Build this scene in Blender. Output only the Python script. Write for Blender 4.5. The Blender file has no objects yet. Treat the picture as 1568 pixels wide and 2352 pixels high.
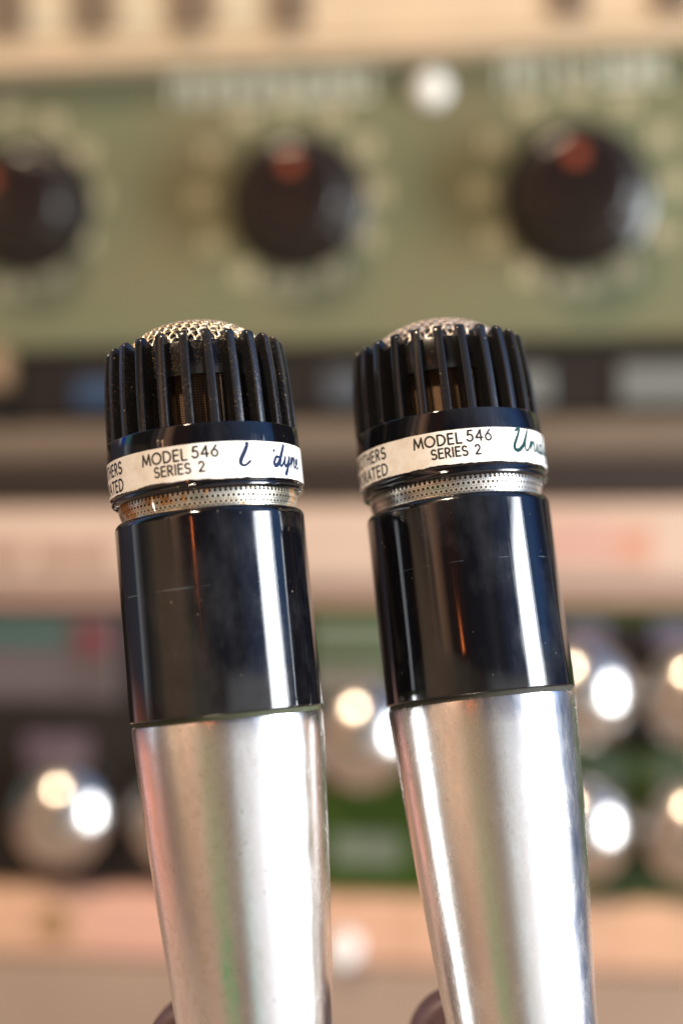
import bpy, math, random
from mathutils import Vector, Matrix
random.seed(7)
S = bpy.context.scene
PI = math.pi
FPX = 3500.0            # focal length in pixels of the 1568 x 2352 view of the photograph

# ---------------------------------------------------------------- camera
cam_d = bpy.data.cameras.new('camera')
cam = bpy.data.objects.new('camera', cam_d)
S.collection.objects.link(cam)
cam.rotation_euler = (PI / 2, 0, 0)
cam_d.sensor_fit = 'VERTICAL'
cam_d.sensor_height = 36
cam_d.sensor_width = 24
cam_d.lens = FPX / 2352 * 36
cam_d.clip_start = 0.01
cam_d.clip_end = 50
cam_d.dof.use_dof = True
cam_d.dof.focus_distance = 0.2500
cam_d.dof.aperture_fstop = 4.8
S.camera = cam

# ---------------------------------------------------------------- view
S.view_settings.view_transform = 'Standard'
S.view_settings.look = 'None'
S.view_settings.exposure = 0.36
S.view_settings.gamma = 1

# ---------------------------------------------------------------- world: the dim room around the desk
W = bpy.data.worlds.new('World')
S.world = W
W.use_nodes = True
wn, wl = W.node_tree.nodes, W.node_tree.links
wn.clear()
w_out = wn.new('ShaderNodeOutputWorld')
w_bg = wn.new('ShaderNodeBackground')
w_bg.inputs['Strength'].default_value = 1.0
wl.new(w_bg.outputs[0], w_out.inputs[0])
w_tc = wn.new('ShaderNodeTexCoord')
w_sep = wn.new('ShaderNodeSeparateXYZ')
wl.new(w_tc.outputs['Generated'], w_sep.inputs[0])


def wmath(op, a, b=None):
    n = wn.new('ShaderNodeMath')
    n.operation = op
    for k, q in enumerate((a, b)):
        if q is None:
            continue
        if isinstance(q, (int, float)):
            n.inputs[k].default_value = q
        else:
            wl.new(q, n.inputs[k])
    return n.outputs[0]


w_az = wmath('ARCTAN2', w_sep.outputs[0], wmath('MULTIPLY', w_sep.outputs[1], -1.0))
w_az = wmath('ADD', wmath('DIVIDE', w_az, 2 * PI), 0.5)
w_el = wmath('MULTIPLY', wmath('ARCSINE', w_sep.outputs[2]), 180 / PI)


def wramp(stops):
    n = wn.new('ShaderNodeValToRGB')
    cr = n.color_ramp
    stops = sorted(stops)
    cr.elements[0].position = (stops[0][0] + 180) / 360
    cr.elements[0].color = (*stops[0][1], 1)
    cr.elements[1].position = (stops[-1][0] + 180) / 360
    cr.elements[1].color = (*stops[-1][1], 1)
    for a, c in stops[1:-1]:
        e = cr.elements.new((a + 180) / 360)
        e.color = (*c, 1)
    wl.new(w_az, n.inputs[0])
    return n.outputs[0]


ROOM_LOW = [(-180, (.30, .20, .14)), (-150, (.05, .03, .04)), (-137, (.10, .06, .08)), (-130, (1.0, .56, .52)), (-123, (.80, .30, .20)),
            (-106, (.60, .22, .13)), (-94, (.34, .14, .09)), (-84, (.15, .08, .05)), (-68, (.10, .055, .035)), (-54, (.22, .13, .08)), (-46, (.26, .12, .09)),
            (-38, (.34, .20, .18)), (-34, (.07, .20, .07)), (-16, (.06, .27, .10)), (-13, (.10, .12, .08)), (-9, (.16, .07, .07)),
            (4, (.17, .10, .10)), (7, (.20, .5, .42)), (12, (.34, .55, .48)), (20, (.50, .46, .45)), (36, (.85, .82, .84)), (84, (.9, .95, 1.0)),
            (92, (.26, .34, .52)), (102, (.06, .09, .18)), (122, (.04, .05, .10)), (132, (.22, .22, .28)), (142, (.05, .04, .05)), (180, (.30, .20, .14))]
ROOM_MID = [(-180, (.30, .20, .14)), (-150, (.20, .11, .07)), (-132, (.07, .06, .08)), (-112, (.16, .14, .17)), (-104, (.16, .20, .27)), (-100, (.95, .95, 1.0)),
            (-95, (.40, .38, .40)), (-88, (.10, .09, .09)), (-76, (.30, .22, .17)), (-66, (.62, .42, .27)), (-50, (.66, .40, .25)),
            (-38, (.52, .34, .23)), (-26, (.30, .24, .15)), (-10, (.24, .19, .12)), (2, (.20, .15, .12)), (14, (.62, .63, .63)),
            (38, (.85, .83, .84)), (84, (.9, .95, 1.0)), (92, (.26, .34, .54)), (102, (.07, .10, .18)), (124, (.05, .06, .10)), (130, (.22, .26, .34)), (136, (.05, .05, .06)),
            (146, (.3, .3, .26)), (180, (.30, .20, .14))]
ROOM_HIGH = [(-180, (.34, .25, .17)), (-118, (.22, .16, .18)), (-113, (1.2, 1.1, 1.25)), (-110, (.05, .16, 1.0)), (-104, (.04, .18, 1.3)),
             (-102, (.25, .7, .75)), (-95, (.22, .6, .62)), (-91, (.07, .06, .05)), (-62, (.06, .05, .04)), (-58, (.30, .24, .20)),
             (-55, (.10, .08, .07)), (-51, (.85, .60, .48)), (-47, (.24, .17, .13)), (-42, (1.5, .85, .52)), (-36, (.9, .46, .28)), (-31, (.12, .07, .05)), (-16, (.14, .05, .03)), (-9, (.05, .04, .04)),
             (8, (.04, .04, .06)), (20, (.16, .15, .18)), (28, (.07, .08, .11)), (50, (.20, .28, .50)), (92, (.16, .42, 1.0)), (104, (.06, .20, .60)), (114, (.01, .03, .09)), (122, (.04, .05, .07)),
             (128, (.34, .36, .40)), (133, (.03, .04, .04)), (150, (.16, .12, .10)), (180, (.34, .25, .17))]


def wmix(f, a, b):
    n = wn.new('ShaderNodeMix')
    n.data_type = 'RGBA'
    wl.new(f, n.inputs[0])
    wl.new(a, n.inputs[6])
    wl.new(b, n.inputs[7])
    return n.outputs[2]


def wclamp01(x):
    n = wn.new('ShaderNodeClamp')
    wl.new(x, n.inputs[0])
    return n.outputs[0]


w_c = wmix(wclamp01(wmath('DIVIDE', wmath('ADD', w_el, 14.0), 8.0)), wramp(ROOM_LOW), wramp(ROOM_MID))
w_c = wmix(wclamp01(wmath('DIVIDE', wmath('ADD', w_el, -7.0), 4.0)), w_c, wramp(ROOM_HIGH))
w_desk = wn.new('ShaderNodeRGB')
w_desk.outputs[0].default_value = (.42, .29, .21, 1)
w_c = wmix(wclamp01(wmath('DIVIDE', wmath('ADD', w_el, 21.0), 5.0)), w_desk.outputs[0], w_c)
wl.new(w_c, w_bg.inputs['Color'])


# ---------------------------------------------------------------- lamps: window on the right, room lamps on the left
def area(name, loc, target, sx, sy, radiance, color, roll=0.0, shape='RECTANGLE'):
    d = bpy.data.lights.new(name, 'AREA')
    d.shape = shape
    d.size = sx
    d.size_y = sy
    a = sx * sy * (PI / 4 if shape in ('DISK', 'ELLIPSE') else 1)
    d.energy = radiance * PI * a
    d.color = color
    o = bpy.data.objects.new(name, d)
    S.collection.objects.link(o)
    o.location = loc
    q = (Vector(target) - Vector(loc)).to_track_quat('-Z', 'Y')
    o.rotation_euler = (q.to_matrix() @ Matrix.Rotation(roll, 3, 'Z')).to_euler()
    return o


for wy, ww, wr in ((-.400, .014, 8.0), (-.372, .018, 14.0), (-.135, .43, 24.0), (.118, .014, 16.0)):   # panes of one window, bars between
    area('window_light', (1.0, wy, -0.02), (0.0, wy, -0.02), ww, 0.76, wr, (0.90, 0.95, 1.0), math.radians(-4))


def lamp_at(name, az, el, dist, size, radiance, color, sy=None):
    az, el = math.radians(az), math.radians(el)
    base = Vector((0.0, 0.25, 0.0))
    p = base + Vector((math.sin(az) * math.cos(el), -math.cos(az) * math.cos(el), math.sin(el))) * dist
    return area(name, p, base, size, sy or size, radiance, color, 0, 'ELLIPSE')


lamp_at('ceiling_lamp_light', -30, 56, 1.6, 0.15, 380.0, (1.0, 0.80, 0.56))
lamp_at('orange_lamp_light', -19, 12.0, 1.5, 0.05, 14.0, (1.0, 0.22, 0.05), 0.055)
lamp_at('warm_lamp_light', -46, 15.0, 1.5, 0.022, 16.0, (1.0, 0.55, 0.33), 0.08)
lamp_at('warm_lamp_light', -52, 15.0, 1.5, 0.022, 12.0, (1.0, 0.6, 0.4), 0.08)


# ---------------------------------------------------------------- materials
class Mat:
    def __init__(s, name, color=(.5, .5, .5), rough=.5, metal=0.0, ior=1.5, **kw):
        s.m = bpy.data.materials.new(name)
        s.m.use_nodes = True
        s.n, s.l = s.m.node_tree.nodes, s.m.node_tree.links
        s.b = s.n['Principled BSDF']
        s.b.inputs['Base Color'].default_value = (*color, 1)
        s.b.inputs['Roughness'].default_value = rough
        s.b.inputs['Metallic'].default_value = metal
        s.b.inputs['IOR'].default_value = ior
        for k, v in kw.items():
            s.b.inputs[k.replace('_', ' ')].default_value = v
        s.tc = s.n.new('ShaderNodeTexCoord')

    def mapping(s, scale=(1, 1, 1), src='Object', loc=(0, 0, 0)):
        n = s.n.new('ShaderNodeMapping')
        n.inputs['Scale'].default_value = scale
        n.inputs['Location'].default_value = loc
        s.l.new(s.tc.outputs[src], n.inputs[0])
        return n.outputs[0]

    def noise(s, scale=1.0, detail=3.0, rough=.6, vec=None, dist=0.0):
        n = s.n.new('ShaderNodeTexNoise')
        n.inputs['Scale'].default_value = scale
        n.inputs['Detail'].default_value = detail
        n.inputs['Roughness'].default_value = rough
        n.inputs['Distortion'].default_value = dist
        s.l.new(vec if vec is not None else s.tc.outputs['Object'], n.inputs[0])
        return n.outputs[0]

    def voronoi(s, scale, vec=None, feature='F1'):
        n = s.n.new('ShaderNodeTexVoronoi')
        n.feature = feature
        n.inputs['Scale'].default_value = scale
        s.l.new(vec if vec is not None else s.tc.outputs['Object'], n.inputs[0])
        return n.outputs[0]

    def range(s, x, a, b, c=0.0, d=1.0):
        n = s.n.new('ShaderNodeMapRange')
        s.l.new(x, n.inputs[0])
        for k, v in zip((1, 2, 3, 4), (a, b, c, d)):
            n.inputs[k].default_value = v
        return n.outputs[0]

    def math(s, op, a, b=None):
        n = s.n.new('ShaderNodeMath')
        n.operation = op
        for k, q in enumerate((a, b)):
            if q is None:
                continue
            if isinstance(q, (int, float)):
                n.inputs[k].default_value = q
            else:
                s.l.new(q, n.inputs[k])
        return n.outputs[0]

    def mix(s, f, a, b):
        n = s.n.new('ShaderNodeMix')
        n.data_type = 'RGBA'
        s.l.new(f, n.inputs[0])
        for k, q in ((6, a), (7, b)):
            if isinstance(q, tuple):
                n.inputs[k].default_value = (*q, 1)
            else:
                s.l.new(q, n.inputs[k])
        return n.outputs[2]

    def to(s, x, name):
        s.l.new(x, s.b.inputs[name])
        return s

    def bump(s, h, strength=.3, dist=.0001):
        n = s.n.new('ShaderNodeBump')
        n.inputs['Strength'].default_value = strength
        n.inputs['Distance'].default_value = dist
        s.l.new(h, n.inputs['Height'])
        s.l.new(n.outputs[0], s.b.inputs['Normal'])
        return s


def gloss_black(name, dust_amt, seed, line=.0206):
    """polished black plastic, finely scratched along its length, a few specks of dust"""
    m = Mat(name, (.004, .004, .005), .06, 0, 1.6)
    loc = (seed, seed * 2, 0)
    streak = m.noise(1.0, 4, .7, m.mapping((2600, 2600, 14), loc=loc))
    fine = m.noise(1.0, 2, .6, m.mapping((9000, 9000, 400), loc=loc))
    smear = m.noise(90, 4, .65, m.mapping((1, 1, .6), loc=loc))
    r = m.math('ADD', m.range(streak, .42, .75, .02, .15), m.range(smear, .50, .75, 0, .16))
    m.to(r, 'Roughness')
    spk = m.voronoi(900, m.mapping((1, 1, .7), loc=loc))
    spk = m.math('MULTIPLY', m.range(spk, .05, .13, 1, 0), m.range(m.noise(260, 2, .5, m.mapping(loc=loc)), .60, .68))
    col = m.mix(m.math('MULTIPLY', spk, dust_amt), (.003, .003, .004), (.30, .27, .20))
    haze = m.range(smear, .50, .8, 0, .06)
    col = m.mix(haze, col, (.25, .27, .3))
    m.to(col, 'Base Color')
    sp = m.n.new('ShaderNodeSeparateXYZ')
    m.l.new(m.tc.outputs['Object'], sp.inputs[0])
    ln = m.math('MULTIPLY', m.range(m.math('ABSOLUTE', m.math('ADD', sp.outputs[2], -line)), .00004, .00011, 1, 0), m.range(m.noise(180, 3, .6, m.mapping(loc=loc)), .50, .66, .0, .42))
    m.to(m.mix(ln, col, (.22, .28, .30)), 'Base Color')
    m.bump(m.math('ADD', m.math('MULTIPLY', streak, .6), m.math('MULTIPLY', fine, .4)), .10, .00004)
    return m.m


def dusty_black(name, amount, seed):
    """black moulded plastic with brown dust lodged on its surface"""
    m = Mat(name, (.01, .01, .011), .2, 0, 1.55)
    loc = (seed, seed, seed)
    a = m.noise(2600, 4, .75, m.mapping(loc=loc))
    b = m.noise(300, 3, .6, m.mapping(loc=loc))
    d = m.math('MULTIPLY', m.range(a, .52, .68), m.range(b, .42, .66, .12, 1))
    d = m.math('MULTIPLY', d, amount)
    spk = m.math('MULTIPLY', m.range(m.voronoi(700, m.mapping(loc=loc)), .05, .14, 1, 0), m.range(m.noise(500, 1, .5, m.mapping(loc=loc)), .60, .66))
    c = m.mix(d, (.009, .009, .010), (.20, .13, .06))
    c = m.mix(spk, c, (.20, .14, .07))
    m.to(c, 'Base Color')
    m.to(m.range(m.math('ADD', d, spk), 0, 1, .20, .85), 'Roughness')
    m.bump(a, .12, .00004)
    return m.m


def satin_metal(name, seed, tint, pit):
    """worn satin nickel: fine speckle, tarnish freckles, lengthwise wear"""
    m = Mat(name, tint, .2, 1.0)
    loc = (seed, seed * 3, seed)
    grain = m.noise(5200, 3, .7, m.mapping((1, 1, .35), loc=loc))
    wear = m.noise(420, 5, .75, m.mapping((1, 1, .35), loc=loc))
    blot = m.noise(110, 4, .6, m.mapping((1, 1, .5), loc=loc))
    spk = m.math('MULTIPLY', m.range(m.voronoi(620, m.mapping((1, 1, .7), loc=loc)), .08, .2, 1, 0), m.range(m.noise(170, 2, .5, m.mapping(loc=loc)), .52, .62))
    c = m.mix(m.range(wear, .40, .72), tint, tuple(x * y for x, y in zip(tint, (.86, .82, .78))))
    c = m.mix(m.math('MULTIPLY', spk, pit), c, (.32, .22, .13))
    fre = m.noise(700, 4, .8, m.mapping((1, 1, .8), loc=(seed * 2, 1, 5)))
    reg = m.noise(75, 3, .6, m.mapping((1.6, 1.6, .6), loc=(seed, 7, 2)))
    fr = m.math('MULTIPLY', m.range(fre, .52, .62), m.range(reg, .44, .60))
    c = m.mix(m.math('MULTIPLY', fr, pit), c, (.60, .56, .40))
    m.to(c, 'Base Color')
    m.to(m.math('ADD', m.range(wear, .3, .75, .16, .32), m.range(blot, .45, .7, 0, .05)), 'Roughness')
    m.bump(m.math('ADD', grain, m.math('MULTIPLY', spk, -.5)), .36, .00003)
    return m.m


def wire_metal(name, c1, c2):
    m = Mat(name, c1, .38, 1.0)
    n = m.noise(500, 4, .7)
    m.to(m.mix(m.range(n, .40, .66), c1, c2), 'Base Color')
    m.to(m.range(n, .4, .7, .34, .6), 'Roughness')
    return m.m


def band_metal(name, c1, rust, lo, hi):
    m = Mat(name, c1, .3, .9)
    n = m.noise(170, 4, .65, m.mapping(loc=(4, 1, 2)))
    f = m.noise(1500, 3, .6)
    c = m.mix(m.range(f, .4, .7), c1, tuple(x * .7 for x in c1))
    c = m.mix(m.range(n, lo, hi), c, rust)
    m.to(c, 'Base Color')
    m.to(m.range(n, lo, hi, .9, .25), 'Metallic')
    m.to(m.range(n, lo, hi, .28, .6), 'Roughness')
    return m.m


def paper(name, seed):
    m = Mat(name, (.74, .69, .62), .32, 0, 1.45)
    n = m.noise(330, 4, .65, m.mapping(loc=(seed, 0, 0)))
    e = m.noise(1900, 3, .7, m.mapping(loc=(seed, 1, 0)))
    c = m.mix(m.range(n, .45, .75), (.80, .76, .70), (.66, .58, .48))
    c = m.mix(m.range(e, .66, .74, 0, .45), c, (.25, .17, .10))
    m.to(c, 'Base Color')
    m.bump(n, .15, .0002)
    return m.m


def woven_cloth(name):
    m = Mat(name, (.05, .03, .02), .5, .3)
    sep = m.n.new('ShaderNodeSeparateXYZ')
    m.l.new(m.tc.outputs['UV'], sep.inputs[0])
    u, v = sep.outputs[0], sep.outputs[1]          # millimetres round and up
    K = PI / 0.42
    a = m.math('ABSOLUTE', m.math('SINE', m.math('MULTIPLY', u, K)))
    b = m.math('ABSOLUTE', m.math('SINE', m.math('MULTIPLY', v, K)))
    w = m.math('MAXIMUM', a, b)
    w = m.range(w, .80, .97)
    m.to(m.mix(w, (.008, .005, .004), (.34, .19, .10)), 'Base Color')
    m.bump(w, .5, .0001)
    return m.m


def painted(name, c1, c2, rough=.45, scale=30, metal=0.0, brushed=False):
    m = Mat(name, c1, rough, metal)
    m.b.inputs['Specular IOR Level'].default_value = .2
    n = m.noise(scale, 4, .6, m.mapping((1, 1, 30) if brushed else (1, 1, 1)))
    m.to(m.mix(m.range(n, .35, .65), c1, c2), 'Base Color')
    f = m.noise(900, 2, .6)
    m.bump(f, .05, .0002)
    return m.m


def plain(name, c, rough=.5, metal=0.0, **kw):
    m = Mat(name, c, rough, metal, **kw)
    n = m.noise(700, 3, .6)
    m.to(m.mix(m.range(n, .35, .7), c, tuple(x * .82 for x in c)), 'Base Color')
    return m.m


# ---------------------------------------------------------------- mesh helpers
def mk(name, verts, faces, mat, parent=None, smooth=35, uv=None, kind=None):
    me = bpy.data.meshes.new(name)
    me.from_pydata([tuple(v) for v in verts], [], faces)
    if uv:
        lay = me.uv_layers.new(name='UVMap')
        for lp in me.loops:
            lay.data[lp.index].uv = uv[lp.vertex_index]
    me.update()
    if smooth:
        for p in me.polygons:
            p.use_smooth = True
        me.set_sharp_from_angle(angle=math.radians(smooth))
    me.materials.append(mat)
    o = bpy.data.objects.new(name, me)
    S.collection.objects.link(o)
    if parent:
        o.parent = parent
    if kind:
        o['kind'] = kind
    return o


def lathe(profile, seg=128, a0=0.0, a1=2 * PI, axis='Z', close=False):
    """profile: (r, z) in mm -> verts, faces in metres, revolved about local z"""
    full = abs(a1 - a0 - 2 * PI) < 1e-6
    nn = seg if full else seg + 1
    V, F = [], []
    for k in range(nn):
        a = a0 + (a1 - a0) * k / seg
        for r, z in profile:
            V.append(Vector((r * math.sin(a), -r * math.cos(a), z)) * .001)
    P = len(profile)
    rng = P if close else P - 1
    for k in range(seg):
        k2 = (k + 1) % nn
        for i in range(rng):
            j = (i + 1) % P
            F.append((k * P + i, k2 * P + i, k2 * P + j, k * P + j))
    if axis == 'Y':   # revolve axis points to -Y (out of a front panel)
        V = [Vector((v.x, -v.z, v.y)) for v in V]
        F = [tuple(reversed(f)) for f in F]
        F = [tuple(reversed(f)) for f in F]
    return V, F


def arc(cr, cz, r, a0, a1, n=6):
    return [(cr + r * math.cos(math.radians(a0 + (a1 - a0) * i / n)), cz + r * math.sin(math.radians(a0 + (a1 - a0) * i / n))) for i in range(n + 1)]


def rbox(x0, x1, y0, y1, z0, z1, b=0.0):
    """box with bevelled edges, metres"""
    if b <= 0:
        V = [Vector((x, y, z)) for x in (x0, x1) for y in (y0, y1) for z in (z0, z1)]
        F = [(0, 1, 3, 2), (4, 6, 7, 5), (0, 4, 5, 1), (2, 3, 7, 6), (0, 2, 6, 4), (1, 5, 7, 3)]
        return V, F
    V, F = [], []
    n = 4
    ring = []
    for (cx, cz, a0) in ((x1 - b, z1 - b, 0), (x0 + b, z1 - b, 90), (x0 + b, z0 + b, 180), (x1 - b, z0 + b, 270)):
        for k in range(n + 1):
            a = math.radians(a0 + 90 * k / n)
            ring.append((cx, cz, math.cos(a), math.sin(a)))
    layers = [(y1, b, 0)]
    for k in range(n + 1):
        t = math.radians(90 * k / n)
        layers.append((y0 + b - b * math.sin(t), b * math.cos(t), 1))
    for (y, rr, _) in layers:
        for (cx, cz, c, s) in ring:
            V.append(Vector((cx + c * rr, y, cz + s * rr)))
    R = len(ring)
    for L in range(len(layers) - 1):
        for i in range(R):
            j = (i + 1) % R
            F.append((L * R + i, L * R + j, (L + 1) * R + j, (L + 1) * R + i))
    F.append(tuple(range(R)))
    F.append(tuple(reversed([(len(layers) - 1) * R + i for i in range(R)])))
    F = [tuple(reversed(f)) for f in F]
    return V, F


def join(parts):
    V, F = [], []
    for v, f in parts:
        o = len(V)
        V += list(v)
        F += [tuple(i + o for i in q) for q in f]
    return V, F


def tube(pts, r, sides=6):
    V, F = [], []
    up = Vector((0, 0, 1))
    n = len(pts)
    for i, p in enumerate(pts):
        t = (pts[min(i + 1, n - 1)] - pts[max(i - 1, 0)]).normalized()
        a = t.cross(up)
        if a.length < 1e-4:
            a = Vector((1, 0, 0))
        a.normalize()
        b = a.cross(t)
        for k in range(sides):
            q = 2 * PI * k / sides
            V.append(p + (a * math.cos(q) + b * math.sin(q)) * r)
    for i in range(n - 1):
        for k in range(sides):
            j = (k + 1) % sides
            F.append((i * sides + k, i * sides + j, (i + 1) * sides + j, (i + 1) * sides + k))
    F.append(tuple(range(sides)))
    F.append(tuple(reversed(range((n - 1) * sides, n * sides))))
    return V, F


# ---------------------------------------------------------------- stroke lettering
def A(cx, cy, rx, ry, a0, a1, n=12):
    return [(cx + rx * math.cos(math.radians(a0 + (a1 - a0) * i / n)), cy + ry * math.sin(math.radians(a0 + (a1 - a0) * i / n))) for i in range(n + 1)]


GL = {
    'M': (.95, [[(.03, 0), (.14, 1), (.475, .12), (.81, 1), (.92, 0)]]),
    'O': (1.0, [A(.5, .5, .47, .5, 0, 360, 24)]),
    'D': (.82, [[(.08, 0), (.08, 1), (.3, 1)] + A(.3, .5, .48, .5, 90, -90, 14) + [(.08, 0)]]),
    'E': (.62, [[(.55, 1), (.08, 1), (.08, 0), (.55, 0)], [(.08, .53), (.5, .53)]]),
    'L': (.58, [[(.08, 1), (.08, 0), (.54, 0)]]),
    'S': (.66, [A(.33, .74, .25, .26, 35, 270, 12)[:-1] + A(.33, .25, .28, .26, 90, -145, 12)]),
    'R': (.66, [[(.08, 0), (.08, 1), (.3, 1)] + A(.3, .74, .25, .26, 90, -90, 8) + [(.08, .48)], [(.28, .48), (.6, 0)]]),
    'I': (.2, [[(.1, 0), (.1, 1)]]),
    'H': (.72, [[(.08, 0), (.08, 1)], [(.64, 0), (.64, 1)], [(.08, .52), (.64, .52)]]),
    'B': (.66, [[(.08, 0), (.08, 1), (.3, 1)] + A(.3, .76, .22, .24, 90, -90, 8) + [(.08, .52)], [(.3, .52)] + A(.3, .26, .28, .26, 90, -90, 8) + [(.08, 0)]]),
    'T': (.66, [[(.0, 1), (.66, 1)], [(.33, 1), (.33, 0)]]),
    'U': (.7, [[(.08, 1), (.08, .3)] + A(.35, .3, .27, .3, 180, 360, 8) + [(.62, 1)]]),
    'N': (.76, [[(.08, 0), (.08, 1), (.68, 0), (.68, 1)]]),
    'C': (.8, [A(.5, .5, .44, .5, 50, 310, 16)]),
    'P': (.62, [[(.08, 0), (.08, 1), (.3, 1)] + A(.3, .73, .25, .27, 90, -90, 8) + [(.08, .46)]]),
    'A': (.8, [[(.02, 0), (.4, 1), (.78, 0)], [(.16, .34), (.64, .34)]]),
    '5': (.66, [[(.56, 1), (.2, 1), (.12, .56)] + A(.3, .32, .29, .32, 115, -150, 14)]),
    '4': (.74, [[(.52, 0), (.52, 1), (.04, .28), (.7, .28)]]),
    '6': (.68, [[(.52, 1), (.14, .5)] + A(.34, .31, .28, .31, 150, 510, 20)]),
    '2': (.64, [A(.31, .72, .25, .28, 165, -35, 10) + [(.05, 0), (.6, 0)]]),
    ' ': (.42, []),
}


def ribbon(pts, w, mapf, out, lift, taper=None):
    V, F = out
    n = len(pts)
    closed = n > 3 and abs(pts[0][0] - pts[-1][0]) + abs(pts[0][1] - pts[-1][1]) < 1e-4
    # rounded caps / joints: small discs at each vertex; quads for each segment
    for i in range(n - 1):
        (x0, y0), (x1, y1) = pts[i], pts[i + 1]
        d = math.hypot(x1 - x0, y1 - y0)
        if d < 1e-6:
            continue
        w0 = w * (taper(i / (n - 1)) if taper else 1)
        w1 = w * (taper((i + 1) / (n - 1)) if taper else 1)
        nx, ny = -(y1 - y0) / d / 2, (x1 - x0) / d / 2
        m = max(1, int(d / .5))
        for q in range(m):
            ta, tb = q / m, (q + 1) / m
            b = len(V)
            for t in (ta, tb):
                wx = w0 + (w1 - w0) * t
                px, py = x0 + (x1 - x0) * t, y0 + (y1 - y0) * t
                V.append(mapf(px + nx * wx, py + ny * wx, lift))
                V.append(mapf(px - nx * wx, py - ny * wx, lift))
            F.append((b + 1, b + 3, b + 2, b))
    for i, (x, y) in enumerate(pts):
        ww = w * (taper(i / (n - 1)) if taper else 1)
        b = len(V)
        for k in range(8):
            a = PI / 4 * k
            V.append(mapf(x + ww / 2 * math.cos(a), y + ww / 2 * math.sin(a), lift + .0015 + .0003 * (i % 3)))
        F.append(tuple(range(b, b + 8)))


def text_width(s, h, gap):
    return sum(GL[c][0] * h + gap for c in s) - gap


def write(s, x, y, h, w, gap, mapf, out, lift=.02, sx=1.0):
    for c in s:
        wd, strokes = GL[c]
        for st in strokes:
            ribbon([(x + px * h * sx, y + py * h) for px, py in st], w, mapf, out, lift)
        x += wd * h * sx + gap
    return x


def smooth_pts(P, n=6):
    out = []
    for i in range(len(P) - 1):
        p0, p1, p2, p3 = P[max(i - 1, 0)], P[i], P[i + 1], P[min(i + 2, len(P) - 1)]
        for k in range(n):
            t = k / n
            out.append(tuple(.5 * (2 * p1[j] + (p2[j] - p0[j]) * t + (2 * p0[j] - 5 * p1[j] + 4 * p2[j] - p3[j]) * t * t + (3 * p1[j] - p0[j] - 3 * p2[j] + p3[j]) * t ** 3) for j in (0, 1)))
    out.append(P[-1])
    return out


SCRIPT = {   # brush script on a unit x-height of 1, capitals about 2.1 high
    'U': [[(.30, 1.9), (.62, 2.15), (.52, 1.5), (.28, .6), (.30, .1), (.62, .0), (1.0, .5), (1.25, 1.3), (1.42, 2.0), (1.24, 1.0), (1.22, .2), (1.42, .02), (1.62, .35)]],
    'n': [[(1.62, .35), (1.86, 1.0), (1.78, .0)], [(1.80, .3), (2.05, .95), (2.22, .9), (2.18, .3), (2.26, .02), (2.46, .3)]],
    'i': [[(2.46, .3), (2.66, 1.0), (2.60, .2), (2.70, .02), (2.92, .35)]],
    'dot': [[(2.82, 1.48), (2.86, 1.52)]],
    'd': [[(3.42, .85), (3.10, .9), (2.92, .35), (3.05, .02), (3.35, .3), (3.62, 1.3), (3.80, 2.1), (3.60, 1.1), (3.52, .15), (3.66, .02), (3.86, .35)]],
    'y': [[(3.86, .35), (4.06, 1.0), (4.0, .3), (4.14, .05), (4.40, .4), (4.56, 1.0), (4.44, .1), (4.26, -.75), (4.10, -.7), (4.30, -.2), (4.72, .4)]],
    'n2': [[(4.72, .4), (4.92, 1.0), (4.82, .0)], [(4.86, .3), (5.12, .95), (5.30, .9), (5.24, .3), (5.34, .02), (5.54, .3)]],
    'e': [[(5.54, .3), (5.86, .62), (5.80, .98), (5.60, .7), (5.62, .15), (5.82, .0), (6.15, .35)]],
}

# ---------------------------------------------------------------- shared materials
M = {
    'ink': plain('black_ink', (.012, .011, .012), .35),
    'script_ink_navy': plain('navy_ink', (.015, .025, .06), .8, 0, Specular_IOR_Level=.1),
    'script_ink_teal': plain('teal_ink', (.01, .045, .045), .8, 0, Specular_IOR_Level=.1),
    'cloth': woven_cloth('fine_woven_mesh'),
    'dark_core': plain('dark_core', (.01, .008, .007), .7),
    'hole_dark': plain('dark_inner_sleeve', (.045, .03, .02), .6),
    'grommet': plain('amber_seal', (.22, .12, .05), .55),
}


def cyl_map(R):
    def f(s, z, lift):      # s: mm of arc length from the front, z: mm up the axis
        a = s / R
        r = (R + lift)
        return Vector((r * math.sin(a), -r * math.cos(a), z)) * .001
    return f


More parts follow.
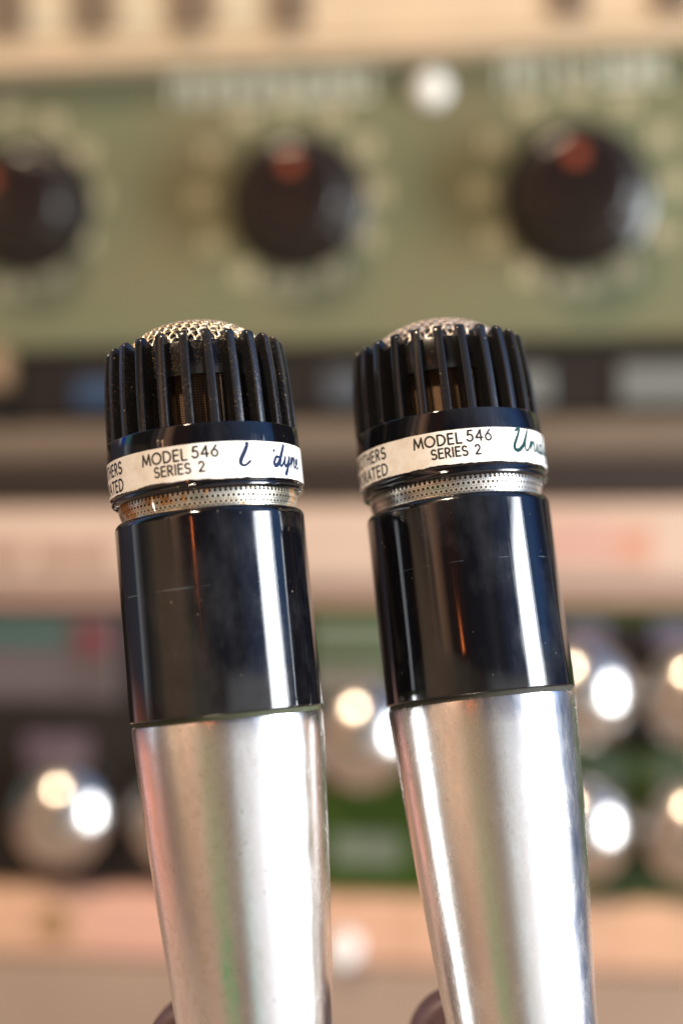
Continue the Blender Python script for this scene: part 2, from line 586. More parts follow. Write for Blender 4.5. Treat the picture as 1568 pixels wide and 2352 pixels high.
# ---------------------------------------------------------------- a microphone
def microphone(name, P0, axis, spin, cfg):
    root = bpy.data.objects.new(name, None)
    root.empty_display_size = .01
    S.collection.objects.link(root)
    root['label'] = cfg['label']
    root['category'] = 'microphone'
    root['group'] = 'microphones side by side'
    az = Vector(axis).normalized()
    toward = Vector((0, -1, 0))
    fy = -(toward - az * toward.dot(az)).normalized()
    fx = fy.cross(az)
    mat = Matrix((fx, fy, az)).transposed().to_4x4()
    root.matrix_world = Matrix.Translation(P0) @ mat

    # handle: tapering satin metal barrel
    prof = [(0, -150), (9.0, -150), (9.6, -149.3), (9.8, -140), (10.2, -118), (10.9, -92), (11.75, -70), (12.55, -51), (13.4, -40), (14.35, -28),
            (14.95, -19), (15.40, -11), (15.74, -5), (15.90, -1.2), (15.84, -.55), (15.4, -.2), (14.6, -.1)]
    V, F = lathe(prof, 160)
    mk('handle', V, F, cfg['metal'], root, 40)
    # dark seam of grime where barrel meets collar
    V, F = lathe([(14.6, -.35), (15.52, -.3), (15.60, .1), (15.5, .5), (14.6, .5)], 160)
    mk('seam_ring', V, F, cfg['seam'], root, 40)

    # collar: polished black sleeve with rounded shoulder
    prof = [(14.6, .25), (15.7, .28)] + arc(15.78, .60, .33, -90, 0, 5) + [(16.05, 8), (15.97, 20), (15.93, 31.9)] \
        + arc(14.55, 31.95, 1.38, 0, 90, 10) + [(13.7, 33.4), (13.6, 32.2)]
    V, F = lathe(prof, 192)
    mk('collar', V, F, cfg['gloss'], root, 40)

    # perforated band with punched holes
    V, F = [], []
    N, rows, z0, z1 = 110, 3, 33.4, 36.3
    pitch = (z1 - z0 - .3) / rows
    def rad(z):
        t = (z - z0) / (z1 - z0)
        return 14.45 + .62 * math.sin(min(1, max(0, t)) * PI * .62)
    def pt(s, z, d=0):
        r = rad(z) - d
        return Vector((r * math.sin(s), -r * math.cos(s), z)) * .001
    ca = 2 * PI / N
    for rr in range(rows):
        zc = z0 + .15 + pitch * (rr + .5)
        off = .5 * (rr % 2)
        for k in range(N):
            ac = (k + off) * ca
            b = len(V)
            m_ = 12
            hr = .26 if rr > 0 else .2
            sq, ho = [], []
            for q in range(m_):
                th = 2 * PI * q / m_
                c, s = math.cos(th), math.sin(th)
                sc = 1 / max(abs(c), abs(s))
                sq.append((ac + c * sc * ca / 2, zc + s * sc * pitch / 2))
                ho.append((ac + c * hr / 14.9, zc + s * hr))
            for a_, z_ in sq:
                V.append(pt(a_, z_))
            for a_, z_ in ho:
                V.append(pt(a_, z_))
            for a_, z_ in ho:
                V.append(pt(a_, z_, .28))
            for q in range(m_):
                j = (q + 1) % m_
                F.append((b + q, b + j, b + m_ + j, b + m_ + q))
                F.append((b + m_ + q, b + m_ + j, b + 2 * m_ + j, b + 2 * m_ + q))
    band = mk('perforated_band', V, F, cfg['band'], root, 50)
    # band lips
    V, F = join([lathe([(14.0, 33.30), (14.62, 33.28), (14.62, 33.5), (14.35, 33.55)], 128), lathe([(14.4, 36.2), (15.12, 36.2), (15.12, 36.5), (14.4, 36.5)], 128)])
    mk('lip', V, F, cfg['band'], band, 40)
    V, F = lathe([(13.9, 33.2), (14.05, 33.6), (14.35, 37.3)], 96)
    mk('inner_sleeve', V, F, cfg['sleeve'], band, 40)
    if cfg.get('split') is not None:     # the seam where the strip ends meet
        a = math.radians(cfg['split'])
        V, F = [], []
        for z in (33.4, 34.1, 34.8, 35.5, 36.25):
            for da, dr in ((-.020, -.02), (-.012, .22), (.006, .22), (.012, -.02)):
                r = rad(z) + dr
                V.append(Vector((r * math.sin(a + da), -r * math.cos(a + da), z)) * .001)
        for i in range(4):
            for k in range(3):
                F.append((i * 4 + k, i * 4 + k + 1, (i + 1) * 4 + k + 1, (i + 1) * 4 + k))
        mk('strip_joint', V, F, cfg['band'], band, 30)

    # head: black lip, band under the label, ring below the ribs
    zb, zt, zr = cfg['z']
    prof = [(13.9, 36.1), (15.2, 35.95), (15.62, 36.0)] + arc(15.55, 36.62, .62, -70, 40, 8) + [(16.0, zb - .35), (16.25, zb - .1), (16.30, 41), (16.24, 44.4), (16.16, zr - .2)] \
        + arc(15.98, zr - .17, .17, 0, 90, 3) + [(12.4, zr), (12.4, 44.5)]
    V, F = lathe(prof, 192)
    head = mk('head_ring', V, F, cfg['gloss_head'], root, 40)

    # paper label wrapped round the ring
    Rl = 16.36
    mf = cyl_map(Rl)
    rnd = random.Random(cfg['seed'])
    V, F = [], []
    n = 720
    jb = [0.0] * (n + 1)
    jt = [0.0] * (n + 1)
    va, vb = 0.0, 0.0
    for k in range(n + 1):
        va = va * .9 + rnd.uniform(-1, 1) * .035
        vb = vb * .9 + rnd.uniform(-1, 1) * .012
        jb[k], jt[k] = va, vb
    for k in range(n + 1):
        a = -180 + 360 * k / n
        tear = 0
        for c_, w_, h_ in cfg['tears']:
            tear += h_ * max(0, 1 - abs(a - c_) / w_) ** .6
        s = math.radians(a) * Rl
        lb = zb + jb[k] + tear
        lt = zt + jt[k]
        for (z, l) in ((lb, -.07), (lb, 0), (lt, 0), (lt, -.07)):
            V.append(mf(s, z, l))
    for k in range(n):
        for i in range(3):
            F.append((k * 4 + i, (k + 1) * 4 + i, (k + 1) * 4 + i + 1, k * 4 + i + 1))
    label = mk('paper_label', V, F, cfg['paper'], root, 40)

    # lettering
    g = math.radians
    out = ([], [])
    h1 = 1.74
    dz = zb - 37.4
    x0, x1 = g(cfg['model'][0]) * Rl, g(cfg['model'][1]) * Rl
    gap = .30
    w_model = text_width('MODEL', h1, gap)
    w_546 = text_width('546', h1, gap * 1.1)
    total = w_model + w_546 + .75
    sx = (x1 - x0) / total
    x = write('MODEL', x0, 40.82 + dz, h1, .32, gap * sx, mf, out, .02, sx)
    write('546', x + .5 * sx, 41.0 + dz, h1 * 1.02, .32, gap * 1.1 * sx, mf, out, .02, sx)
    h2 = 1.56
    x0s = g(cfg['series'][0]) * Rl
    x1s = g(cfg['series'][1]) * Rl
    tot2 = text_width('SERIES', h2, .22) + 1.3 + .64 * h2
    sx2 = (x1s - x0s) / tot2
    x = write('SERIES', x0s, 38.66 + dz, h2, .30, .22 * sx2, mf, out, .02, sx2)
    write('2', x1s - .64 * h2 * sx2, 38.74 + dz, h2, .30, 0, mf, out, .02, sx2)
    xe = g(cfg['maker']) * Rl
    for s_, z_ in (('SHURE BROTHERS', 40.75 + dz), ('INCORPORATED', 37.95 + dz)):
        h3 = 1.85
        wd = text_width(s_, h3, .36) * .92
        write(s_, xe - wd, z_, h3, .36, .33, mf, out, .02, .92)
    mk('lettering', out[0], out[1], M['ink'], label, 0)
    out = ([], [])
    xs = g(cfg['script'][0]) * Rl
    k = cfg['script'][1]
    for key, strokes in SCRIPT.items():
        if key in cfg['faded']:
            continue
        for st in strokes:
            P = smooth_pts(st, 6)
            if key == 'U' and cfg['faded']:
                P = P[4:36]
            P = [(xs + px * k + (py - .5) * .12 * k, 39.35 + dz + py * k * cfg['script'][2]) for px, py in P]
            ribbon(P, (.60 if key in 'Ud' else .48), mf, out, .02, (lambda t: .72 + .5 * math.sin(PI * min(1, t * 1.15 + .05)) ** 2) if key != 'dot' else None)
    mk('script_lettering', out[0], out[1], cfg['script_ink'], label, 0)

    # inner ring, mesh window, core
    V, F = lathe([(11.2, 55.5), (12.2, 55.4)] + arc(12.3, 55.6, .15, -90, 0, 2) + [(12.6, 60.9), (12.5, 61.1), (12.3, 61.15), (11.6, 60.9)], 160, close=True)
    mk('inner_ring', V, F, cfg['dusty'], root, 35)
    V, F = lathe([(10.2, 46.0), (10.2, 56.5)], 160)
    UV = []
    for k in range(160):
        for z in (46.0, 56.5):
            UV.append((10.2 * 2 * PI * k / 160, z))
    mk('mesh_window', V, F, M['cloth'], root, 35, UV)
    V, F = lathe([(0, 45.5), (12.5, 45.5), (12.5, 46.3), (10.1, 46.6), (10.05, 46.6), (10.0, 57), (0, 57.2)], 96)
    mk('core', V, F, M['dark_core'], root, 35)

    # ribs: separate fins round the head
    def fin_outer(z):
        t = (z - (zr - .3)) / (62.2 - (zr - .3))
        return 16.12 - .35 * t - .75 * t ** 3
    prof = []
    for i in range(11):
        z = zr - .3 + (60.9 - zr + .3) * i / 10
        prof.append((fin_outer(z), z))
    ro = prof[-1][0]
    prof += [(ro - .03, 61.4), (ro - .16, 61.85), (ro - .42, 62.2), (ro - .8, 62.38), (ro - 1.2, 62.32), (ro - 2.0, 61.85), (12.3, 61.3)]
    cen = prof
    inner = [(max(11.6, r - 4.2), z) for r, z in prof]
    for k in range(24):
        a0 = spin + k * 2 * PI / 24
        hw = .75
        V, F = [], []
        pn = len(cen)
        # cross-section across thickness with rounded outer edge
        sec = [(-1, 1.0), (-1, .34), (-.95, .17), (-.84, .07), (-.66, .02), (0, 0), (.66, .02), (.84, .07), (.95, .17), (1, .34), (1, 1.0)]
        ca_, sa_ = math.cos(a0), math.sin(a0)
        for i, (r, z) in enumerate(cen):
            tt = i / (pn - 1)
            # inset direction: normal to outline
            p0, p1 = cen[max(i - 1, 0)], cen[min(i + 1, pn - 1)]
            tx, tz = p1[0] - p0[0], p1[1] - p0[1]
            L = math.hypot(tx, tz)
            nx, nz = tz / L, -tx / L
            for (u, dpt) in sec:
                if dpt < 1:
                    rr, zz = r - nx * dpt, z - nz * dpt
                else:
                    rr, zz = 11.7, (z if z < 60 else 60.0)
                    if i == 0:
                        zz = zr - .3
                y = u * hw * (1.0 if dpt < 1 else .9)
                V.append(Vector((rr * sa_ + y * ca_, -(rr * ca_ - y * sa_), zz)) * .001)
        q = len(sec)
        for i in range(pn - 1):
            for j in range(q - 1):
                F.append((i * q + j, i * q + j + 1, (i + 1) * q + j + 1, (i + 1) * q + j))
        mk('rib', V, F, cfg['rib'], root, 50)

    # woven wire dome over the top
    cap_r, cap_z, h = 12.2, 60.9, 5.75
    allv = []
    step = cfg['mesh']
    nw = int(cap_r / step)
    rot = cfg['weave']
    cr_, sr_ = math.cos(rot), math.sin(rot)
    rndw = random.Random(cfg['seed'] + 5)
    for fam in (0, 1):
        for i in range(-nw, nw + 1):
            c = i * step + rndw.uniform(-.05, .05)
            half = math.sqrt(max(0, cap_r ** 2 - c * c))
            if half < 1:
                continue
            m_ = max(8, int(half * 2 / .16))
            pts = []
            for j in range(m_ + 1):
                t = -half + 2 * half * j / m_
                x, y = (t, c) if fam == 0 else (c, t)
                wv = .19 * math.cos(PI * t / step) * (1 if (i % 2 == 0) else -1) * (1 if fam == 0 else -1)
                x2, y2 = x * cr_ - y * sr_, x * sr_ + y * cr_
                # equal-area like bulge so weave spacing stays on the dome
                rho = math.hypot(x2, y2)
                q_ = min(.995, (rho / cap_r) ** 2.4)
                zz = cap_z + h * (1 - q_) ** .75
                dzr = h * .75 * (1 - q_) ** -.25 * 2.4 * max(rho, .01) ** 1.4 / cap_r ** 2.4
                nrm = Vector((x2 / max(rho, .01) * dzr, y2 / max(rho, .01) * dzr, 1)).normalized()
                pts.append((Vector((x2, y2, zz)) + nrm * wv) * .001)
            allv.append(tube(pts, .00022, 6))
    V, F = join(allv)
    mk('wire_mesh_dome', V, F, cfg['wire'], root, 60)
    V, F = lathe([(11.4, 60.5), (10.9, 62.2), (8, 64.2), (4, 65.3), (0, 65.6)], 64)
    mk('foam_pad', V, F, M['dark_core'], root, 60)
    return root


ML = microphone('microphone', (-.0189, .253, -.0339), (-.102, .127, 1), math.radians(-1.5), dict(
    label='left black and silver microphone with worn label, its script lettering partly rubbed away',
    metal=satin_metal('worn_satin_nickel', 3, (.88, .87, .87), .35), gloss=gloss_black('scratched_gloss_black', .8, 1), gloss_head=gloss_black('gloss_black_head', .8, 4, 1),
    seam=plain('grimy_green_seam', (.05, .055, .02), .8), band=band_metal('stained_perforated_metal', (.74, .70, .58), (.42, .20, .06), .52, .62),
    sleeve=M['hole_dark'], split=-31, seed=11, paper=paper('yellowed_paper', 1), z=(37.4, 43.3, 46.65), tears=[(-24, 13, .32), (-5, 9, .22), (60, 7, .1)],
    model=(-32, 12.8), series=(-24.6, 5.0), maker=-49.8, script=(23.6, 2.45, .68), faded=('n', 'i'), script_ink=M['script_ink_navy'],
    dusty=dusty_black('dusty_black_plastic', 1.0, 2), rib=dusty_black('dusty_rib_plastic', .28, 3), mesh=1.07, weave=math.radians(33), wire=wire_metal('brassy_wire', (.86, .78, .60), (.55, .42, .25))))
MR = microphone('microphone', (.0238, .2605, -.0320), (-.112, .180, 1), math.radians(-2.5), dict(
    label='right black and silver microphone with clean label reading model 546 and clear script',
    metal=satin_metal('smooth_satin_nickel', 8, (.90, .885, .875), .25), gloss=gloss_black('gloss_black_collar', .6, 7, .0219), gloss_head=gloss_black('gloss_black_clean_head', .25, 9, 1),
    seam=plain('dark_grime_seam', (.03, .028, .015), .8), band=band_metal('bright_perforated_metal', (.74, .72, .66), (.34, .30, .16), .60, .80),
    sleeve=M['grommet'], seed=23, paper=paper('white_paper', 6), z=(37.95, 43.75, 47.35), tears=[(-14, 6, .12)],
    model=(-25.2, 21.2), series=(-15.4, 13.8), maker=-45.2, script=(34.8, 2.75, .64), faded=(), script_ink=M['script_ink_teal'],
    dusty=dusty_black('black_plastic', .12, 12), rib=dusty_black('black_rib_plastic', .10, 13), mesh=1.2, weave=math.radians(12), wire=wire_metal('nickel_wire', (.92, .85, .76), (.72, .58, .46))))

# ---------------------------------------------------------------- the holders the microphones stand in
def holder(P0, axis, label, brass, dx=0.0, dz=0.0):
    root = bpy.data.objects.new('microphone_holder', None)
    S.collection.objects.link(root)
    root['label'] = label
    root['category'] = 'holder'
    root['group'] = 'microphone holders'
    az = Vector(axis).normalized()
    toward = Vector((0, -1, 0))
    fy = -(toward - az * toward.dot(az)).normalized()
    fx = fy.cross(az)
    root.matrix_world = Matrix.Translation(P0) @ Matrix((fx, fy, az)).transposed().to_4x4()
    dark = plain('dark_brown_rubber', (.10, .055, .06), .5)
    V, F = lathe([(11.2, -78), (13.9, -77.5), (14.6, -76), (14.4, -92), (13.0, -112), (10.6, -112.3), (10.7, -100)], 64, math.radians(70), math.radians(290), close=True)
    mk('cradle', V, F, dark, root, 40)
    # swivel knuckle behind and left of the barrel
    V, F = lathe([(0, -6)] + arc(6.6, -4.2, 1.8, -90, 0, 5) + arc(6.6, 4.2, 1.8, 0, 90, 5) + [(0, 6)], 48)
    V = [Vector((v.x * 1.15 - .0118 + dx, v.z + .018, v.y * 1.25 - .0565 + dz)) for v in V]
    kn = mk('knuckle', V, F, dark, root, 40)
    V, F = lathe([(0, -7), (3.0, -7), (3.4, -6.4), (3.4, 6.4), (3.0, 7), (0, 7)], 24)
    V = [Vector((v.x - .0155 + dx, v.z + .012, v.y - .0625 + dz)) for v in V]
    mk('thread_insert', V, F, brass, kn, 40)
    return root


brass = plain('polished_brass', (.80, .55, .22), .15, 1.0)
holder((-.0189, .253, -.0339), (-.102, .127, 1), 'dark rubber holder with brass insert behind the left microphone barrel', brass, 0, -.0015)
holder((.0238, .2605, -.0320), (-.112, .180, 1), 'dark rubber holder behind the right microphone barrel', brass, .0022, -.003)

# ---------------------------------------------------------------- the rack of equipment behind
DB = 0.56
hx = Vector((1, -.13, .008)).normalized()
nz = Vector((0, 0, 1))
ny = nz.cross(hx).normalized()
nz = hx.cross(ny).normalized()
RM = Matrix((hx, ny, nz)).transposed().to_4x4()
RO = Vector((0, DB, 0))


def rp(u, v, off=0.0):
    """pixel of the 1568 x 2352 view -> (x, z) in the rack's own frame at distance off (m) in front of its face"""
    d = Vector(((u - 784) / FPX, 1, -(v - 1176) / FPX))
    o = RO - ny * off
    t = o.dot(ny) / d.dot(ny)
    p = d * t - RO
    return p.dot(hx), p.dot(nz)


def unit(name, label, cat, group='rack units stacked behind the microphones'):
    r = bpy.data.objects.new(name, None)
    S.collection.objects.link(r)
    r['label'] = label
    r['category'] = cat
    if group:
        r['group'] = group
    r.matrix_world = Matrix.Translation(RO) @ RM
    return r


def zv(v, off=0.0):
    return rp(784, v, off)[1]


def plate(root, v0, v1, mat, off=0.0, x0=-.32, x1=.32, name='faceplate', b=.0015, depth=.02, gap=.0):
    """front panel between pixel rows v0 (top) and v1 (bottom); off = distance in front"""
    V, F = rbox(x0, x1, -off, -off + depth, zv(v1, off) + gap, zv(v0, off) - gap, b)
    return mk(name, V, F, mat, root, 40)


def on(root, name, u0, u1, v0, v1, mat, off, t=.001, b=.0, parent=None):
    xa, za = rp(u0, v1, off + t)
    xb, zb = rp(u1, v0, off + t)
    V, F = rbox(xa, xb, -off - t, -off + .0005, za, zb, b)
    return mk(name, V, F, mat, parent or root, 40)


def knob_profile(kind):
    if kind == 'black':
        return [(23, 0), (23, 1.2), (21.5, 2.2), (19.5, 3), (19.3, 5), (18.6, 15), (17.6, 18.2), (15.8, 19.8), (12, 20.4), (0, 20.6)]
    return [(16.5, 0), (16.5, 1.5), (15.6, 3), (14.9, 8), (15.2, 9.6), (14.8, 11.4)] + [(14.8 * math.sin(math.radians(a)) / math.sin(math.radians(58)), 11.4 + 17.45 * (math.cos(math.radians(a)) - math.cos(math.radians(58)))) for a in range(56, -1, -2)]


def knob(root, u, v, kind, mat, off=0.0, scale=1.0, mark=None, markmat=None):
    prof = [(r * scale, z * scale) for r, z in knob_profile(kind)]
    x, z = rp(u, v, off + .018 * scale)
    V, F = lathe(prof, 144, axis='Y')
    if kind == 'black':   # moulded flutes round the grip
        V2 = []
        for p in V:
            rr = math.hypot(p.x, p.z)
            if .016 * scale < rr < .0200 * scale and -p.y > .0028 * scale:
                a = math.atan2(p.z, p.x)
                q = 1 - .035 * max(0, math.cos(a * 12))
                p = Vector((p.x * q, p.y, p.z * q))
            V2.append(p)
        V = V2
    V = [p + Vector((x, -off, z)) for p in V]
    k = mk('knob', V, F, mat, root, 40)
    if mark is not None:
        a = math.radians(mark)
        r0, r1, w = .0060 * scale, .0108 * scale, .0024 * scale
        d = Vector((math.sin(a), 0, math.cos(a)))
        s = Vector((math.cos(a), 0, -math.sin(a)))
        Vb, Fb = [], []
        yo = -off - .0212 * scale
        for yy in (yo, yo + .0014):
            for (r, e) in ((r0, -1), (r0, 1), (r1, 1), (r1, -1)):
                Vb.append(Vector((x, 0, z)) + d * r + s * e * w + Vector((0, yy, 0)))
        Fb = [(0, 1, 2, 3), (7, 6, 5, 4), (0, 4, 5, 1), (1, 5, 6, 2), (2, 6, 7, 3), (3, 7, 4, 0)]
        mk('pointer_mark', Vb, Fb, markmat, k, 30)
    return k


def marks(root, u0, u1, v, hgt, mat, n, off=.0, seed=1, w=.0013, name='engraving'):
    """a row of small engraved letter strokes too far out of focus to read"""
    rn = random.Random(seed)
    parts = []
    for k in range(n):
        u = u0 + (u1 - u0) * (k + .5) / n
        vv = v(u) if callable(v) else v
        x, z = rp(u, vv, off)
        hh = hgt / 2
        parts.append(rbox(x - w * 1.3, x - w * .4, -off - .0004, -off + .0004, z - hh, z + hh))
        if rn.random() < .8:
            zz = rn.choice((-1, 0, 1)) * hh * .8
            parts.append(rbox(x - w * .4, x + w * 1.2, -off - .0004, -off + .0004, z + zz - w * .35, z + zz + w * .35))
        if rn.random() < .6:
            parts.append(rbox(x + w * 1.2, x + w * 2.0, -off - .0004, -off + .0004, z - hh, z + hh))
    V, F = join(parts)
    return mk(name, V, F, mat, root, 0)


cream = painted('cream_enamel', (.53, .40, .27), (.47, .37, .25), .5, 25)
olive = painted('olive_green_enamel', (.122, .142, .082), (.155, .138, .080), .38, 14)
brownpatch = plain('brown_bakelite', (.13, .088, .055), .6)
slotm = plain('tan_slot', (.34, .26, .16), .6)
offwhite = plain('cream_paint', (.38, .34, .22), .5)
blackk = Mat('black_bakelite', (.012, .008, .007), .2, 0, 1.5, Specular_IOR_Level=.42).m
redm = plain('red_paint', (.27, .045, .014), .5)
chrome = Mat('polished_nickel', (.60, .57, .54), .23, 1.0).m
darkp = painted('dark_panel', (.012, .009, .008), (.018, .014, .012), .5, 20)

# top: cream unit with small square buttons
ct = unit('rack_unit', 'cream coloured unit at the top of the rack with brown square buttons', 'rack unit')
plate(ct, -420, 98, cream, .008, b=.003)
V, F = rbox(-.32, .32, -.013, .01, zv(133, .01), zv(94, .01), .0045)
mk('lower_ledge', V, F, cream, ct, 40)
for u, v, s in ((12, 52, 1), (212, 38, 1), (436, 34, 1.05), (664, 26, 1), (1305, 4, .95), (1545, -4, 1)):
    bt = on(ct, 'button', u - 47 * s, u + 47 * s, v - 110, v + 34, brownpatch, .0085, .0015, .0006)
pale = plain('pale_buff', (.50, .43, .30), .5)
for u, v in ((108, 40), (322, 36), (550, 24)):
    on(ct, 'label_plate', u - 42, u + 42, v - 40, v + 30, pale, .0085, .001)
for u, v in ((20, 66), (212, 66), (436, 62), (664, 56)):
    on(ct, 'indicator_slot', u - 36, u + 36, v + 9, v + 26, slotm, .0085, .0012)

# olive green unit with three black knobs
og = unit('rack_unit', 'olive green unit with three black knobs marked in red', 'rack unit')
plate(og, 128, 790, olive, .0, b=.003)
V, F = rbox(-.32, .32, -.0022, .0, zv(150, .002), zv(143, .002), .0008)
mk('trim_line', V, F, plain('green_trim', (.28, .30, .16), .4), og, 40)
for (u, v, s, m_) in ((24, 452, 1.12, -50), (662, 440, 1.12, 8), (1324, 424, 1.18, -2)):
    knob(og, u, v, 'black', blackk, .0, s, m_, redm)
    x, z = rp(u, v + 8, 0)
    s = s * .88
    parts = []
    for k in range(11):
        a = math.radians(-150 + 30 * k)
        r = .0335 * s
        cx, cz = x + math.sin(a) * r, z + math.cos(a) * r
        parts.append(rbox(cx - .0040, cx - .0005, -.0005, .0004, cz - .0038, cz + .0038))
        parts.append(rbox(cx + .0006, cx + .0040, -.0005, .0004, cz - .0038, cz + .0038))
    parts.append(rbox(x - .0075, x - .0025, -.0005, .0004, z - .0365 * s, z - .0310 * s))
    parts.append(rbox(x + .0005, x + .0055, -.0005, .0004, z - .0365 * s, z - .0310 * s))
    V, F = join(parts)
    mk('scale_marks', V, F, offwhite, og, 0)
lett = plain('pale_green_paint', (.74, .74, .58), .5)
marks(og, 385, 850, lambda u: 200 - (u - 600) * .03, .0105, lett, 9, seed=3, w=.0021)
marks(og, 1145, 1545, lambda u: 165 - (u - 1330) * .03, .0105, lett, 9, seed=5, w=.0019)
# chrome screw / jewel
x, z = rp(985, 195, .005)
V, F = lathe([(6.8, 0), (6.6, 1.2)] + [(6.4 * math.cos(math.radians(a)), 1.4 + 3.6 * math.sin(math.radians(a))) for a in range(0, 91, 10)], 48, axis='Y')
mk('white_lens', [p + Vector((x, 0, z)) for p in V], F, plain('white_lens', (.85, .84, .78), .2), og, 40)

# dark unit with blue and grey windows
du = unit('rack_unit', 'thin dark unit with dim blue and grey windows under the olive green unit', 'rack unit')
plate(du, 800, 955, darkp, -.004, b=.001)
blue = plain('blue_window', (.025, .055, .11), .35)
grey = plain('grey_window', (.14, .15, .14), .4)
on(du, 'window', 170, 330, 868, 935, blue, -.004, .002, .0008)
on(du, 'window', 1150, 1262, 845, 930, grey, -.004, .002, .0008)
on(du, 'window', 1420, 1700, 830, 930, grey, -.004, .002, .0008)
on(du, 'window', 742, 830, 850, 930, plain('dim_window', (.06, .07, .085), .4), -.004, .002, .0008)
on(du, 'end_block', -60, 2, 790, 890, plain('amber_wood', (.22, .13, .06), .5), .004, .012, .003)

# brown shelf rail
br = unit('shelf_rail', 'grey brown metal shelf rail running across above the pink cream unit', 'rail', None)
taupe = painted('taupe_metal', (.125, .092, .068), (.14, .108, .08), .45, 18)
plate(br, 962, 1062, taupe, .004, b=.006)
dkb = plain('dark_brown_metal', (.022, .012, .008), .6)
V, F = rbox(-.32, .32, .004, .03, zv(1150), zv(1055), .001)
mk('underside_panel', V, F, dkb, br, 40)

# pink cream unit
pc = unit('rack_unit', 'pinkish cream unit with faint brown engraving and a red patch', 'rack unit')
pcream = painted('pink_cream_enamel', (.52, .385, .30), (.48, .36, .285), .45, 16)
plate(pc, 1158, 1348, pcream, .003, b=.005)
plate(pc, 1344, 1392, painted('rosy_taupe', (.34, .21, .17), (.30, .2, .15), .5, 18), -.001, name='lower_strip', b=.001)
V, F = rbox(-.32, .32, -.0048, -.001, zv(1324, .004), zv(1304, .004), .0015)
mk('raised_line', V, F, pcream, pc, 40)
engr = plain('brown_engraving', (.36, .22, .16), .6)
for (u0, u1, n_) in ((-20, 50, 4), (95, 172, 5), (184, 262, 4)):
    marks(pc, u0, u1, 1276, .0085, engr, n_, .0032, seed=u1, w=.0015)
on(pc, 'red_patch', 1236, 1405, 1192, 1300, plain('salmon_red', (.52, .31, .25), .45), .003, .0012, .0005)
on(pc, 'red_patch', 1405, 1500, 1206, 1300, plain('dusty_pink', (.52, .28, .20), .45), .003, .0008, .0003)

# black unit, left part of the row
bu = unit('rack_unit', 'black unit at lower left with teal display and chrome knobs', 'rack unit')
xs_ = rp(700, 1700)[0]
V, F = rbox(-.32, xs_, .001, .03, zv(2034), zv(1396), .001)
mk('faceplate', V, F, darkp, bu, 40)
on(bu, 'display', -90, 270, 1412, 1610, plain('grey_display', (.085, .065, .065), .4), -.001, .002, .001)
on(bu, 'teal_strip', -60, 150, 1430, 1478, plain('teal_print', (.035, .10, .085), .5), .0012, .0008)
on(bu, 'red_lamp_cover', 180, 248, 1440, 1500, plain('crimson_print', (.14, .03, .04), .5), .0012, .0008)
for k in range(5):
    on(bu, 'display_line', -60, 130 + 20 * (k % 3), 1500 + k * 20, 1506 + k * 20, plain('grey_print', (.17, .14, .15), .5), .0012, .0006)
on(bu, 'scale_plate', 60, 205, 1690, 1765, plain('dim_mauve', (.11, .075, .10), .5), -.001, .0012)
knob(bu, 116, 1886, 'chrome', chrome, 0, 1.24)
knob(bu, 392, 1890, 'chrome', chrome, 0, 1.2)

# green unit, right part
gu = unit('rack_unit', 'bright green unit at lower right with rows of chrome knobs', 'rack unit')
green = painted('bright_green_enamel', (.022, .050, .003), (.030, .046, .003), .7, 20)
V, F = rbox(xs_ + .0006, .32, 0, .03, zv(2052), zv(1396), .001)
mk('faceplate', V, F, green, gu, 40)
gpl = plain('grey_green_print', (.12, .145, .10), .55)
on(gu, 'label_plate', 715, 1000, 1432, 1488, gpl, .0, .0012)
on(gu, 'label_plate', 715, 900, 1530, 1600, plain('grey_print', (.22, .22, .20), .5), .0, .0012)
on(gu, 'black_panel', 1230, 1900, 1424, 1722, darkp, .0, .0012)
on(gu, 'scale_plate', 1290, 1395, 1430, 1482, plain('slate_print', (.10, .09, .14), .5), .0014, .0008)
on(gu, 'scale_plate', 1500, 1600, 1430, 1482, plain('slate_print', (.10, .09, .14), .5), .0014, .0008)
on(gu, 'label_plate', 1330, 1445, 1745, 1800, plain('teal_grey_print', (.07, .10, .06), .5), .0, .0012)
on(gu, 'label_plate', 1495, 1640, 1745, 1800, plain('teal_grey_print', (.07, .10, .06), .5), .0, .0012)
on(gu, 'label_plate', 760, 920, 1918, 1985, gpl, .0, .0012)
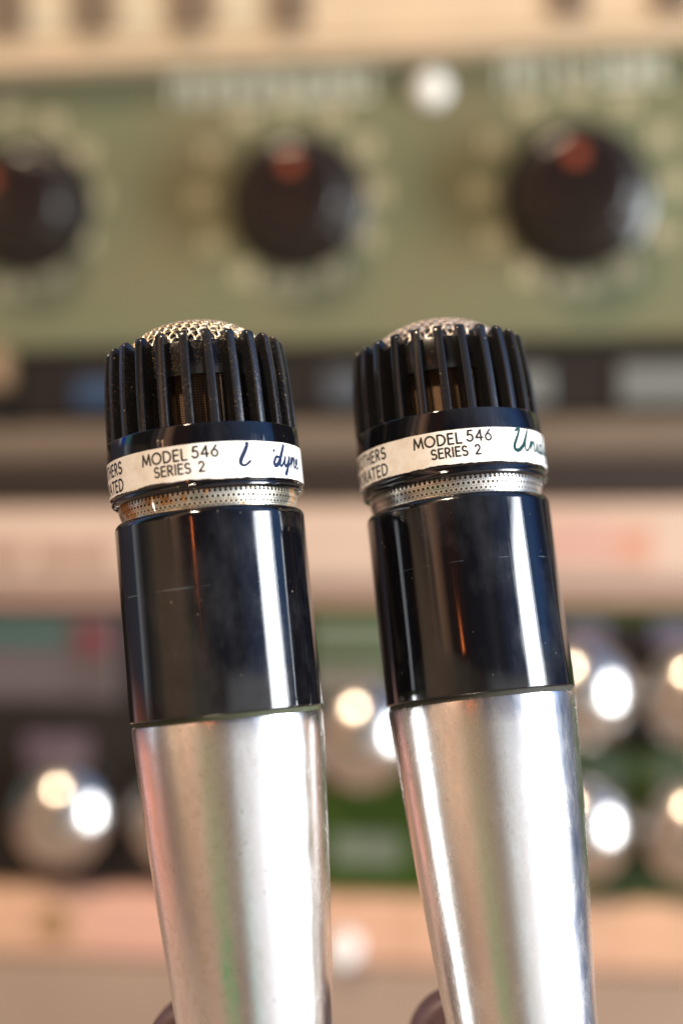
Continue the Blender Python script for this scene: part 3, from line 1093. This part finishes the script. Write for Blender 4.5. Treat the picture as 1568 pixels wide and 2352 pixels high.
on(gu, 'dark_recess', 1360, 1900, 2000, 2048, plain('deep_green', (.02, .04, .008), .6), .0, .0006)
for (u, v, s) in ((818, 1700, 1.32), (1330, 1604, 1.28), (1602, 1612, 1.22), (1330, 1920, 1.2), (1600, 1926, 1.2), (1080, 1690, 1.1)):
    knob(gu, u, v, 'chrome', chrome, 0, s)

# peach unit at the bottom
pu = unit('rack_unit', 'peach coloured wooden unit at the bottom of the rack', 'rack unit')
m = Mat('peach_wood', (.50, .30, .19), .5)
g1 = m.noise(1, 3, .6, m.mapping((260, 4, 5)))
g2 = m.noise(9, 3, .6)
c_ = m.mix(m.range(g1, .35, .7), (.56, .34, .215), (.44, .255, .155))
m.to(m.mix(m.range(g2, .4, .65), c_, (.55, .30, .23)), 'Base Color')
plate(pu, 2060, 2222, m.m, .004, b=.004)
plate(pu, 2222, 2700, painted('grey_buff', (.30, .215, .16), (.27, .19, .14), .5, 14), .002, name='lower_panel', b=.002)
# small ringed jack on the left
x, z = rp(128, 2122, .005)
V, F = lathe([(6.0, 0), (6.0, 1.2), (4.2, 1.4), (3.8, .6), (0, .4)], 40, axis='Y')
mk('jack_socket', [p + Vector((x, -.004, z)) for p in V], F, plain('brown_brass', (.30, .18, .08), .45), pu, 40)
x, z = rp(782, 2185, .010)
V, F = lathe([(6.5, 0), (6.3, 4), (6, 6), (4.6, 8), (0, 8.8)], 40, axis='Y')
mk('white_knob', [p + Vector((x, -.004, z)) for p in V], F, plain('ivory', (.80, .76, .72), .25), pu, 40)

# cabinet the units sit in
cb = unit('rack_cabinet', 'dark brown cabinet holding the stacked rack units', 'cabinet', None)
V, F = rbox(-.36, .36, .035, .30, zv(2720), zv(-440), .004)
mk('back_box', V, F, plain('dark_cabinet', (.015, .010, .008), .6), cb, 40)
for sx in (-1, 1):
    V, F = rbox(min(sx * .325, sx * .36), max(sx * .325, sx * .36), -.02, .033, zv(2720), zv(-440), .004)
    mk('side_post', V, F, plain('dark_cabinet_post', (.03, .02, .015), .6), cb, 40)
